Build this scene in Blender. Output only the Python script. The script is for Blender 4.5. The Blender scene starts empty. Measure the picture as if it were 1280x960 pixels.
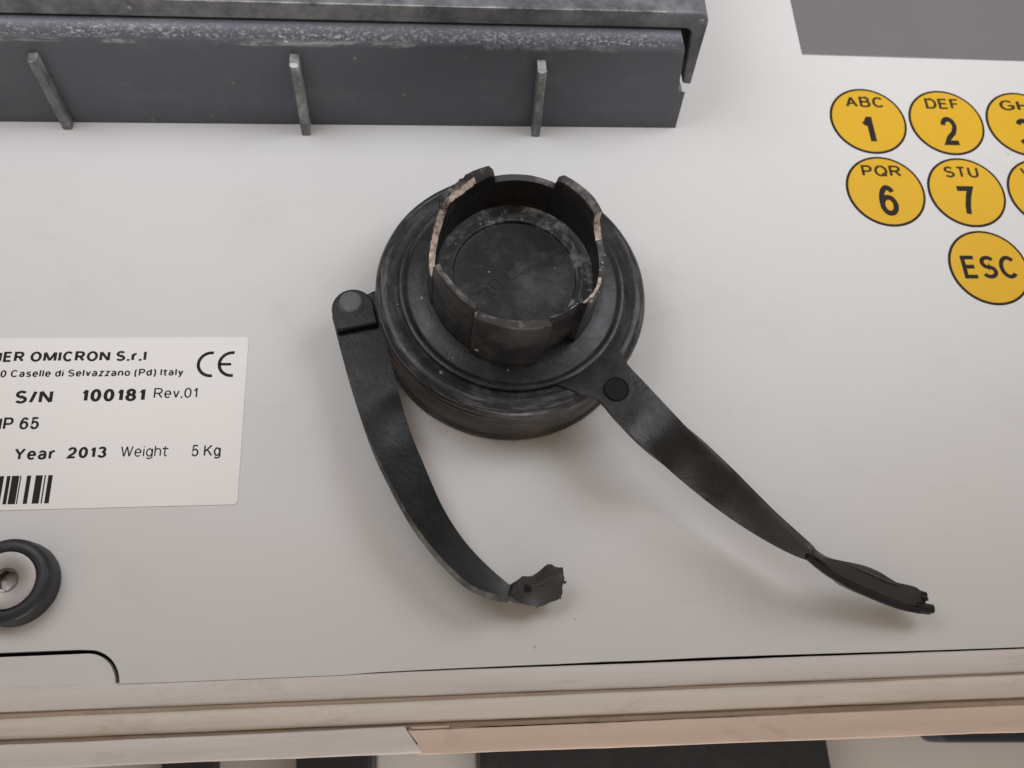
import bpy, bmesh, math, random
from mathutils import Vector, Matrix, noise
random.seed(7)
S = 0.001                                   # the builders work in millimetres
scene = bpy.context.scene
COL = scene.collection

# ------------------------------------------------------------------ camera
H = 150.0                                   # lens height above the panel
NX, NY, F = 533.88-640, 900.85-480, 1065.8  # panel normal in pixels, focal length in pixels (photo 1280 x 960)
MR = math.radians(-2.80)
_n = Vector((NX, NY, F)).normalized()
_ex = Vector((1, 0, 0)); _ex = (_ex - _n*_ex.dot(_n)).normalized()
_ey = _n.cross(_ex)
AX = math.cos(MR)*_ex + math.sin(MR)*_ey
AY = -(-math.sin(MR)*_ex + math.cos(MR)*_ey)
AZ = -_n
cam_d = bpy.data.cameras.new('camera'); cam = bpy.data.objects.new('camera', cam_d); COL.objects.link(cam)
right, up, back = Vector((1, 0, 0)), Vector((0, -1, 0)), Vector((0, 0, -1))
m = Matrix(((AX.dot(right), AX.dot(up), AX.dot(back)),
            (AY.dot(right), AY.dot(up), AY.dot(back)),
            (AZ.dot(right), AZ.dot(up), AZ.dot(back))))
cam.matrix_world = Matrix.Translation((0, 0, H*S)) @ m.to_4x4()
cam_d.sensor_width = 36; cam_d.lens = 36*F/1280
cam_d.clip_start = 0.005; cam_d.clip_end = 20
cam_d.dof.use_dof = True; cam_d.dof.focus_distance = 0.150; cam_d.dof.aperture_fstop = 30
scene.camera = cam

# ------------------------------------------------------------------ light
world = bpy.data.worlds.new('World'); scene.world = world; world.use_nodes = True
bg = world.node_tree.nodes['Background']
bg.inputs[0].default_value = (1.02, 0.85, 0.69, 1); bg.inputs[1].default_value = 0.34
def area(name, loc, target, sx, sy, power, color):
    d = bpy.data.lights.new(name, 'AREA'); d.shape = 'RECTANGLE'; d.size = sx; d.size_y = sy
    d.energy = power; d.color = color
    d.spread = math.radians(140)
    o = bpy.data.objects.new(name, d); COL.objects.link(o); o.location = loc
    o.rotation_euler = (Vector(target) - Vector(loc)).to_track_quat('-Z', 'Y').to_euler()
    return o
area('work_lamp', (-0.11, 0.135, 0.20), (-0.07, 0.20, 0), 0.16, 0.12, 0.205, (0.955, 0.99, 1.055))
area('work_lamp', (0.15, 0.135, 0.185), (0.09, 0.20, 0), 0.14, 0.12, 0.205, (0.955, 0.99, 1.055))
area('added_fill_light', (0.05, -0.24, -0.03), (0.05, -0.015, -0.105), 0.20, 0.06, 0.30, (1.0, 0.96, 0.93))  # added unseen fill light, brightens the items under the case
vs = scene.view_settings
vs.view_transform = 'Standard'; vs.look = 'None'; vs.exposure = 0; vs.gamma = 1; vs.use_curve_mapping = False

# ------------------------------------------------------------------ pixels to places
def ray(x, y):
    d = Vector((x-640, y-480, F)); return Vector((AX.dot(d), AY.dot(d), AZ.dot(d)))
def pz(x, y, z=0.0):                        # where the line through a photo pixel meets the height z
    d = ray(x, y); t = (z-H)/d.z; return Vector((0, 0, H)) + d*t

# ------------------------------------------------------------------ materials
def nt(name):
    mt = bpy.data.materials.new(name); mt.use_nodes = True
    t = mt.node_tree; b = t.nodes['Principled BSDF']; return mt, t, b
def N(t, kind, **kw):
    n = t.nodes.new(kind)
    for k, v in kw.items():
        if k.startswith('i_'):
            n.inputs[k[2:].replace('_', ' ')].default_value = v
        else: setattr(n, k, v)
    return n
def ramp(t, fac, stops):
    r = t.nodes.new('ShaderNodeValToRGB'); e = r.color_ramp.elements
    while len(e) < len(stops): e.new(0.5)
    for el, (p, c) in zip(e, stops):
        el.position = p; el.color = c if len(c) == 4 else (*c, 1)
    t.links.new(fac, r.inputs[0]); return r.outputs[0]
def mix(t, fac, a, b):
    x = t.nodes.new('ShaderNodeMix'); x.data_type = 'RGBA'
    for s, v in ((x.inputs[0], fac), (x.inputs[6], a), (x.inputs[7], b)):
        if hasattr(v, 'links'): t.links.new(v, s)
        elif isinstance(v, (int, float)): s.default_value = v
        else: s.default_value = (*v, 1)
    return x.outputs[2]
def math_(t, op, a, b=0.0):
    x = t.nodes.new('ShaderNodeMath'); x.operation = op; x.use_clamp = True
    for s, v in ((x.inputs[0], a), (x.inputs[1], b)):
        if hasattr(v, 'links'): t.links.new(v, s)
        else: s.default_value = v
    return x.outputs[0]
def coords(t, scale=(1, 1, 1), world_space=True):
    if world_space: o = t.nodes.new('ShaderNodeNewGeometry').outputs['Position']
    else: o = t.nodes.new('ShaderNodeTexCoord').outputs['Object']
    mp = t.nodes.new('ShaderNodeMapping'); mp.inputs['Scale'].default_value = scale
    t.links.new(o, mp.inputs[0]); return mp.outputs[0]
def tex(t, vec, scale, detail=4, rough=0.55, dist=0.0):
    n = t.nodes.new('ShaderNodeTexNoise'); n.inputs['Scale'].default_value = scale
    n.inputs['Detail'].default_value = detail; n.inputs['Roughness'].default_value = rough
    n.inputs['Distortion'].default_value = dist; t.links.new(vec, n.inputs['Vector']); return n.outputs[0]
def specks(t, vec, scale, size, keep):       # small separate dots: a few voronoi cells kept
    v = t.nodes.new('ShaderNodeTexVoronoi'); v.inputs['Scale'].default_value = scale
    t.links.new(vec, v.inputs['Vector'])
    d = ramp(t, v.outputs['Distance'], [(0, (1, 1, 1)), (size, (1, 1, 1)), (size*1.6, (0, 0, 0))])
    s = t.nodes.new('ShaderNodeSeparateColor'); t.links.new(v.outputs['Color'], s.inputs[0])
    k = math_(t, 'GREATER_THAN', s.outputs[0], 1-keep)
    return math_(t, 'MULTIPLY', d, k)
def bump(t, b, h, strength, dist):
    n = t.nodes.new('ShaderNodeBump'); n.inputs['Strength'].default_value = strength
    n.inputs['Distance'].default_value = dist; t.links.new(h, n.inputs['Height']); t.links.new(n.outputs[0], b.inputs['Normal'])
def lk(t, o, i): t.links.new(o, i)

def m_plain(name, col, rough=0.5, metal=0.0, spec=0.5):
    mt, t, b = nt(name); b.inputs['Base Color'].default_value = (*col, 1)
    b.inputs['Roughness'].default_value = rough; b.inputs['Metallic'].default_value = metal
    b.inputs['Specular IOR Level'].default_value = spec
    return mt

def m_panel():
    mt, t, b = nt('painted_panel'); p = coords(t)
    n1 = tex(t, p, 30, 5, 0.6)
    c = mix(t, n1, (0.60, 0.592, 0.584), (0.645, 0.638, 0.632))
    n2 = tex(t, p, 9, 3, 0.6)
    c = mix(t, ramp(t, n2, [(0.5, (0, 0, 0)), (0.8, (0.35, 0.35, 0.35))]), c, (0.57, 0.545, 0.52))
    ds = t.nodes.new('ShaderNodeVectorMath'); ds.operation = 'DISTANCE'; lk(t, p, ds.inputs[0]); ds.inputs[1].default_value = (0.0163, 0.07235, 0)
    ring_ = ramp(t, math_(t, 'MULTIPLY', ds.outputs['Value'], 25.0), [(0.60, (0, 0, 0)), (0.622, (1, 1, 1)), (0.70, (0, 0, 0))])
    gm = math_(t, 'MULTIPLY', ring_, ramp(t, tex(t, p, 160, 6, 0.7), [(0.40, (0, 0, 0)), (0.7, (0.55,)*3)]))
    c = mix(t, gm, c, (0.36, 0.29, 0.23))
    smu = ramp(t, tex(t, coords(t, (1, 1.6, 1)), 26, 8, 0.78, 0.8), [(0.55, (0, 0, 0)), (0.75, (0.30,)*3)])
    c = mix(t, smu, c, (0.47, 0.44, 0.41))
    scr = ramp(t, tex(t, coords(t, (0.10, 2.2, 1)), 260, 3, 0.6, 0.1), [(0.70, (0, 0, 0)), (0.76, (0.16,)*3)])
    c = mix(t, scr, c, (0.42, 0.40, 0.38))
    sp = specks(t, p, 105, 0.03, 0.10)
    c = mix(t, math_(t, 'MULTIPLY', sp, 0.45), c, (0.33, 0.30, 0.28))
    sp2 = specks(t, p, 75, 0.016, 0.08)
    c = mix(t, math_(t, 'MULTIPLY', sp2, 0.7), c, (0.25, 0.22, 0.2))
    lk(t, c, b.inputs['Base Color'])
    r = ramp(t, tex(t, p, 60, 4), [(0.3, (0.46,)*3), (0.7, (0.56,)*3)]); lk(t, r, b.inputs['Roughness'])
    b.inputs['Specular IOR Level'].default_value = 0.3
    bump(t, b, tex(t, p, 1400, 2), 0.06, 0.0002)
    return mt

def m_plastic(name, base, dusty, amount=0.5, rough=0.5, scuff=0.5, speck=0.5, grain=900, brown=0.0, wear=0.0, upper=0.0, polar=0.0):
    mt, t, b = nt(name); p = coords(t)
    big = tex(t, p, 130 if polar else 60, 6, 0.72, 0.5); fine = tex(t, p, 320, 5, 0.7, 0.3)
    dust = ramp(t, math_(t, 'MULTIPLY', big, math_(t, 'ADD', fine, 0.35)), [(0.43, (0, 0, 0)), (0.70, (amount*1.4,)*3)])
    c = mix(t, dust, base, dusty)
    if brown:
        c = mix(t, ramp(t, tex(t, p, 80, 3), [(0.45, (0, 0, 0)), (0.7, (brown,)*3)]), c, (0.10, 0.072, 0.055))
    st = tex(t, coords(t, (1, 7, 3)), 160, 4, 0.7, 0.2)
    sc = ramp(t, st, [(0.66, (0, 0, 0)), (0.78, (scuff,)*3)])
    c = mix(t, sc, c, [min(1, v*1.35) for v in dusty])
    if polar:                                 # rub marks running round the turned body
        g = t.nodes.new('ShaderNodeNewGeometry'); sx = t.nodes.new('ShaderNodeSeparateXYZ'); lk(t, g.outputs['Position'], sx.inputs[0])
        def mm(op, a_, b_=0.0):
            x_ = t.nodes.new('ShaderNodeMath'); x_.operation = op
            for q_, w_ in ((x_.inputs[0], a_), (x_.inputs[1], b_)):
                if hasattr(w_, 'links'): lk(t, w_, q_)
                else: q_.default_value = w_
            return x_.outputs[0]
        dx, dy = mm('SUBTRACT', sx.outputs[0], 0.0163), mm('SUBTRACT', sx.outputs[1], 0.07235)
        rr = mm('SQRT', mm('ADD', mm('MULTIPLY', dx, dx), mm('MULTIPLY', dy, dy)))
        cb = t.nodes.new('ShaderNodeCombineXYZ'); lk(t, rr, cb.inputs[0]); lk(t, mm('MULTIPLY', mm('ARCTAN2', dy, dx), 0.0016), cb.inputs[1]); lk(t, sx.outputs[2], cb.inputs[2])
        s1 = ramp(t, tex(t, cb.outputs[0], 1500, 6, 0.7), [(0.50, (0, 0, 0)), (0.64, (1, 1, 1))])
        s2_ = ramp(t, tex(t, p, 90, 4, 0.6), [(0.40, (0, 0, 0)), (0.65, (polar,)*3)])
        c = mix(t, math_(t, 'MULTIPLY', s1, s2_), c, dusty)
    if wear:                                  # rubbed pale along convex edges
        g = t.nodes.new('ShaderNodeNewGeometry')
        e = ramp(t, g.outputs['Pointiness'], [(0.505, (0, 0, 0)), (0.56, (1, 1, 1))])
        e = math_(t, 'MULTIPLY', e, math_(t, 'MULTIPLY', s1, wear) if polar else ramp(t, tex(t, p, 140, 4, 0.7), [(0.38, (0, 0, 0)), (0.62, (wear,)*3)]))
        c = mix(t, e, c, [min(1, v*1.5) for v in dusty])
    if upper:                                 # grainy scrapes plus painted highlight glints on the rounded upper edge
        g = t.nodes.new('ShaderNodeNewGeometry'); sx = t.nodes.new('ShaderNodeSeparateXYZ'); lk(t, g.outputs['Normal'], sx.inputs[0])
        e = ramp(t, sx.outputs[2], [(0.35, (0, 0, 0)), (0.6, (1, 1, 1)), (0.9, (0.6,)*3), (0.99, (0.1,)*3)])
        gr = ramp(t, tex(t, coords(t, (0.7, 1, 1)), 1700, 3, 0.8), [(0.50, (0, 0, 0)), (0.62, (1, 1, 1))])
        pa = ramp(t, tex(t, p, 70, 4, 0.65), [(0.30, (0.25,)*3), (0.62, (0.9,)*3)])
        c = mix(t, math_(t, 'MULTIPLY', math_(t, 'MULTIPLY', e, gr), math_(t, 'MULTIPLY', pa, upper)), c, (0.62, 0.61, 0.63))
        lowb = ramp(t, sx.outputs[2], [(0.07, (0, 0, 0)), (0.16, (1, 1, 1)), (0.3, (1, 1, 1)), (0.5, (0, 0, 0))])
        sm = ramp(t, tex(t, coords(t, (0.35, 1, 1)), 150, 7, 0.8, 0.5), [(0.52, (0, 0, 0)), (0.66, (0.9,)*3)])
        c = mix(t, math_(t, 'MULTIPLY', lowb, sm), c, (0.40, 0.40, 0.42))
    sp = math_(t, 'MULTIPLY', specks(t, p, 330, 0.10, 0.06), speck)
    c = mix(t, sp, c, (0.42, 0.40, 0.38))
    lk(t, c, b.inputs['Base Color'])
    r = ramp(t, fine, [(0.25, (rough-0.1,)*3), (0.75, (rough+0.14,)*3)]); lk(t, r, b.inputs['Roughness'])
    b.inputs['Specular IOR Level'].default_value = 0.34
    bump(t, b, math_(t, 'ADD', math_(t, 'MULTIPLY', tex(t, p, grain, 3, 0.6), 0.6), fine), 0.16, 0.0004)
    return mt

def m_tan():
    mt, t, b = nt('torn_edge'); p = coords(t)
    n = tex(t, p, 420, 4, 0.7)
    c = ramp(t, n, [(0.34, (0.06, 0.052, 0.05)), (0.47, (0.36, 0.28, 0.235)), (0.64, (0.66, 0.55, 0.475))])
    lk(t, c, b.inputs['Base Color']); b.inputs['Roughness'].default_value = 0.85
    bump(t, b, n, 0.5, 0.0006); return mt

def m_rim(name, c1, c2, dirt, edge=0.5):
    mt, t, b = nt(name); p = coords(t, (0.06, 1, 1)); q = coords(t)
    n = tex(t, p, 260, 5, 0.6, 0.4)
    c = mix(t, n, c1, c2)
    d = ramp(t, tex(t, coords(t, (0.07, 1.2, 1)), 230, 7, 0.66, 0.15), [(0.46, (0, 0, 0)), (0.70, (edge,)*3)])
    c = mix(t, d, c, dirt)
    st_ = ramp(t, tex(t, coords(t, (0.45, 1.3, 1)), 110, 8, 0.75, 0.6), [(0.56, (0, 0, 0)), (0.72, (0.55,)*3)])
    c = mix(t, st_, c, dirt)
    c = mix(t, math_(t, 'MULTIPLY', specks(t, q, 70, 0.045, 0.16), 0.8), c, (0.08, 0.06, 0.05))
    lk(t, c, b.inputs['Base Color']); b.inputs['Roughness'].default_value = 0.62
    bump(t, b, tex(t, coords(t, (0.2, 1, 1)), 500, 4), 0.15, 0.0006); return mt

MAT = dict(
    panel=m_panel(),
    cap=m_plastic('black_cap_plastic', (0.0115, 0.0125, 0.0148), (0.15, 0.15, 0.155), 0.14, 0.34, 0.25, 0.6, wear=0.30, polar=0.16),
    crown=m_plastic('crown_plastic', (0.0125, 0.0127, 0.0136), (0.13, 0.125, 0.12), 0.18, 0.38, 0.20, 0.6, brown=0.10),
    crownrim=m_plastic('crown_rim_highlight', (0.045, 0.044, 0.044), (0.36, 0.345, 0.33), 0.75, 0.5, 0.7, 0.6),  # lighter dusty grey, paints the rim highlight onto the crown's top faces
    strapcap=m_plastic('strap_black', (0.0110, 0.0118, 0.0130), (0.12, 0.115, 0.11), 0.16, 0.34, 0.06, 0.35, wear=0.3),
    capdirty=m_plastic('dusty_black_plastic', (0.0155, 0.0167, 0.0195), (0.20, 0.20, 0.205), 0.16, 0.34, 0.22, 0.6, wear=0.50, polar=0.30),
    capbase=m_plastic('grimy_base_plastic', (0.034, 0.032, 0.031), (0.20, 0.18, 0.165), 0.30, 0.5, 0.30, 0.4, brown=0.55, wear=0.4, polar=0.28),
    floor=m_plastic('cap_floor_plastic', (0.0105, 0.0110, 0.0126), (0.22, 0.215, 0.21), 0.20, 0.45, 0.25, 1.0),
    floordust=m_plastic('cap_floor_dust', (0.0125, 0.0130, 0.0148), (0.46, 0.45, 0.44), 0.62, 0.55, 0.7, 1.0, polar=0.30),
    strap=m_plastic('strap_rubber', (0.0085, 0.0096, 0.0112), (0.075, 0.077, 0.08), 0.14, 0.36, 0.12, 0.25),
    strapend=m_plastic('torn_rubber', (0.036, 0.036, 0.036), (0.10, 0.095, 0.09), 0.45, 0.6, 0.2, 0.2),
    strapedge=m_plastic('strap_edge', (0.045, 0.048, 0.045), (0.20, 0.205, 0.19), 0.7, 0.6, 0.5, 0.3),
    hole=m_plain('hole_dark', (0.008, 0.008, 0.009), 0.7, 0, 0.2),
    tan=m_tan(),
    box=m_plastic('charcoal_plastic', (0.086, 0.090, 0.106), (0.19, 0.19, 0.205), 0.25, 0.42, 0.05, 0.3, 1500),
    boxlid=m_plastic('charcoal_lid', (0.075, 0.078, 0.089), (0.22, 0.22, 0.23), 0.45, 0.42, 0.3, 0.5, 1500, wear=0.4),
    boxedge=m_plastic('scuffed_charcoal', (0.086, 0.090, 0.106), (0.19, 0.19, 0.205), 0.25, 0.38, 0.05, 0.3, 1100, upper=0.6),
    fin=m_plastic('fin_plastic', (0.10, 0.102, 0.105), (0.36, 0.36, 0.355), 0.8, 0.55, 0.8, 0.6, wear=0.8),
    chip=m_plain('chip_white', (0.52, 0.51, 0.50), 0.7),
    grit=m_plain('grit_pale', (0.36, 0.34, 0.32), 0.8),
    foot=m_plastic('foot_rubber', (0.021, 0.023, 0.027), (0.07, 0.07, 0.075), 0.3, 0.42, 0.1, 0.1),
    ink=m_plain('ink_black', (0.022, 0.020, 0.021), 0.7, 0, 0.15),
    keyink=m_plain('key_ink', (0.024, 0.020, 0.019), 0.7, 0, 0.15),
    keyletter=m_plain('key_letter_ink', (0.045, 0.030, 0.014), 0.7, 0, 0.15),
    keyring=m_plain('key_outline', (0.03, 0.018, 0.012), 0.7, 0, 0.15),
    rivet=m_plastic('rivet_grey', (0.10, 0.105, 0.11), (0.30, 0.31, 0.31), 0.8, 0.6, 0.5, 0.3),
    rim1=m_rim('rim_grey', (0.60, 0.555, 0.53), (0.68, 0.645, 0.62), (0.40, 0.33, 0.265), 0.38),
    rim2=m_rim('rim_cream', (0.62, 0.555, 0.49), (0.69, 0.635, 0.58), (0.42, 0.34, 0.26), 0.42),
    rim3=m_rim('rim_peach', (0.62, 0.475, 0.385), (0.68, 0.54, 0.45), (0.42, 0.33, 0.25), 0.3),
    groove=m_rim('rim_groove', (0.30, 0.225, 0.165), (0.46, 0.37, 0.29), (0.14, 0.10, 0.075), 0.8),
    gap=m_plain('gap_dark', (0.02, 0.017, 0.015), 0.9, 0, 0.1),
    table=m_plain('pale_table', (0.72, 0.68, 0.65), 0.6),
    darkcloth=m_plastic('dark_mat', (0.035, 0.037, 0.041), (0.08, 0.08, 0.085), 0.4, 0.6, 0.1, 0.1),
    paper=m_plain('off_white_card', (0.80, 0.78, 0.76), 0.7),
)
def m_yellow():
    mt, t, b = nt('key_yellow'); p = coords(t)
    c = mix(t, tex(t, p, 60, 4, 0.6), (0.63, 0.365, 0.018), (0.68, 0.405, 0.026)); lk(t, c, b.inputs['Base Color'])
    b.inputs['Roughness'].default_value = 0.5; b.inputs['Specular IOR Level'].default_value = 0.2; bump(t, b, tex(t, p, 1800, 2), 0.05, 0.0002); return mt
def m_label():
    mt, t, b = nt('label_foil'); p = coords(t)
    c = mix(t, tex(t, p, 40, 4, 0.6), (0.71, 0.685, 0.665), (0.755, 0.735, 0.718)); lk(t, c, b.inputs['Base Color'])
    b.inputs['Roughness'].default_value = 0.40; return mt
def m_screen():
    mt, t, b = nt('display_grey'); p = coords(t)
    c = mix(t, tex(t, p, 22, 3), (0.150, 0.148, 0.158), (0.185, 0.178, 0.187)); lk(t, c, b.inputs['Base Color'])
    b.inputs['Roughness'].default_value = 0.16; return mt
def m_steel():
    mt, t, b = nt('brushed_steel'); p = coords(t)
    c = mix(t, tex(t, p, 500, 4, 0.7), (0.30, 0.275, 0.26), (0.38, 0.35, 0.335)); lk(t, c, b.inputs['Base Color'])
    b.inputs['Metallic'].default_value = 1.0; b.inputs['Roughness'].default_value = 0.5; return mt
MAT['socket'] = m_plain('socket_steel', (0.20, 0.18, 0.17), 0.35, 1.0)
MAT.update(yellow=m_yellow(), label=m_label(), screen=m_screen(), steel=m_steel())

# ------------------------------------------------------------------ mesh helpers
def link(name, me, mats, parent=None, smooth=35):
    o = bpy.data.objects.new(name, me); COL.objects.link(o)
    for k in (mats if isinstance(mats, (list, tuple)) else [mats]): me.materials.append(MAT[k])
    if smooth:
        for p in me.polygons: p.use_smooth = True
        me.set_sharp_from_angle(angle=math.radians(smooth))
    if parent is not None:
        o.parent = parent; o.matrix_parent_inverse = parent.matrix_basis.inverted()
    return o
def build(name, verts, faces, mats, parent=None, smooth=35, fm=None, recalc=True, bevel=0):
    me = bpy.data.meshes.new(name)
    me.from_pydata([tuple(c*S for c in v) for v in verts], [], faces)
    if fm: me.polygons.foreach_set('material_index', fm)
    if recalc:
        b = bmesh.new(); b.from_mesh(me); bmesh.ops.recalc_face_normals(b, faces=b.faces); b.to_mesh(me); b.free()
    me.update()
    o = link(name, me, mats, parent, smooth)
    if bevel:
        md = o.modifiers.new('bevel', 'BEVEL'); md.width = bevel*S; md.segments = 2; md.limit_method = 'ANGLE'; md.angle_limit = math.radians(40)
    return o
def thing(name, label, cat, loc, group=None, rz=0):
    o = bpy.data.objects.new(name, None); COL.objects.link(o); o.empty_display_size = 0.003
    o.location = [c*S for c in loc]; o.rotation_euler = (0, 0, rz); tag(o, label, cat, group); return o
def tag(o, label, cat, group=None):
    o['label'] = label; o['category'] = cat
    if group: o['group'] = group
def boxmesh(x0, x1, y0, y1, z0, z1):
    v = [(x, y, z) for z in (z0, z1) for y in (y0, y1) for x in (x0, x1)]
    f = [(0, 2, 3, 1), (4, 5, 7, 6), (0, 1, 5, 4), (2, 6, 7, 3), (0, 4, 6, 2), (1, 3, 7, 5)]
    return v, f
def prism(poly, z0, z1):                      # flat outline with thickness
    n = len(poly); v = [(x, y, z0) for x, y in poly] + [(x, y, z1) for x, y in poly]
    f = [tuple(range(n))[::-1], tuple(range(n, 2*n))] + [(i, (i+1) % n, n+(i+1) % n, n+i) for i in range(n)]
    return v, f
def lathe(prof, c, seg=128, closed=False, wob=0.0):
    v, f = [], []; n = len(prof)
    for j, (r, z) in enumerate(prof):
        for i in range(seg):
            a = 2*math.pi*i/seg; rr = r + (wob*noise.noise((math.cos(a)*3, math.sin(a)*3, z*0.4)) if wob else 0)
            v.append((c[0]+rr*math.cos(a), c[1]+rr*math.sin(a), z))
    for j in range(n if closed else n-1):
        k = (j+1) % n
        for i in range(seg): f.append((j*seg+i, j*seg+(i+1) % seg, k*seg+(i+1) % seg, k*seg+i))
    return v, f
def disc_cap(prof, c, seg=96):                # lathe closed with a centre fan at the last ring
    v, f = lathe(prof, c, seg); k = len(v); v.append((c[0], c[1], prof[-1][1])); o = (len(prof)-1)*seg
    f += [(o+i, o+(i+1) % seg, k) for i in range(seg)]; return v, f
def catmull(P, per=6):
    out = []; n = len(P)
    for i in range(n-1):
        p0, p1, p2, p3 = P[max(i-1, 0)], P[i], P[i+1], P[min(i+2, n-1)]
        for k in range(per):
            t = k/per
            out.append(0.5*((2*p1)+(p2-p0)*t+(2*p0-5*p1+4*p2-p3)*t*t+(3*p1-p0-3*p2+p3)*t**3))
    out.append(P[-1]); return out
def loft(rows, thick, close=True):            # rows of points -> slab with thickness, top side first
    nr, nc = len(rows), len(rows[0])
    nor = []
    for i in range(nr):
        for j in range(nc):
            a = rows[min(i+1, nr-1)][j]-rows[max(i-1, 0)][j]; b = rows[i][min(j+1, nc-1)]-rows[i][max(j-1, 0)]
            q = a.cross(b); nor.append(q.normalized() if q.length > 1e-9 else Vector((0, 0, 1)))
    top = [p for r in rows for p in r]
    if sum(q.z for q in nor) < 0: nor = [-q for q in nor]
    bot = [p-q*thick for p, q in zip(top, nor)]
    off = nr*nc; v = [tuple(p) for p in top+bot]; f = []; fm = []
    for i in range(nr-1):
        for j in range(nc-1):
            a = i*nc+j; f += [(a, a+1, a+nc+1, a+nc), (off+a, off+a+nc, off+a+nc+1, off+a+1)]; fm += [0, 0]
    for i in range(nr-1):
        for j in (0, nc-1):
            a = i*nc+j; f.append((a, a+nc, off+a+nc, off+a)); fm.append(1)
    for i in (0, nr-1):
        for j in range(nc-1):
            a = i*nc+j; f.append((a, a+1, off+a+1, off+a)); fm.append(1)
    return v, f, fm

def combine(A, B, nc, sa, sb, per):
    def res(r):
        out = []
        for j in range(nc):
            u = j/(nc-1)*(len(r)-1); k = min(int(u), len(r)-2); out.append(r[k].lerp(r[k+1], u-k))
        return out
    K = [res(r) for r in A[::sa]] + [res(r) for r in B[::sb]]
    cols = [catmull([r[j] for r in K], per) for j in range(nc)]
    return [[c[i] for c in cols] for i in range(len(cols[0]))], (len(A[::sa])-1)*per
def ribbon_faces(nr, nc, split, m0, m1):      # material of each face of loft(): m0 before the split row, m1 after
    fm = []
    for i in range(nr-1): fm += [m0[0] if i < split else m1[0]]*2*(nc-1)
    for i in range(nr-1): fm += [m0[1] if i < split else m1[1]]*2
    return fm + [m1[1]]*2*(nc-1)

# ------------------------------------------------------------------ writing
def _arc(cx, cy, rx, ry, a0, a1, n=14):
    return [(cx+rx*math.cos(math.radians(a0+(a1-a0)*i/n)), cy+ry*math.sin(math.radians(a0+(a1-a0)*i/n))) for i in range(n+1)]
XH = 0.73                                     # height of the small letters
def _full(cx, cy, rx, ry): return _arc(cx, cy, rx, ry, 90, 450, 26)
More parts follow.
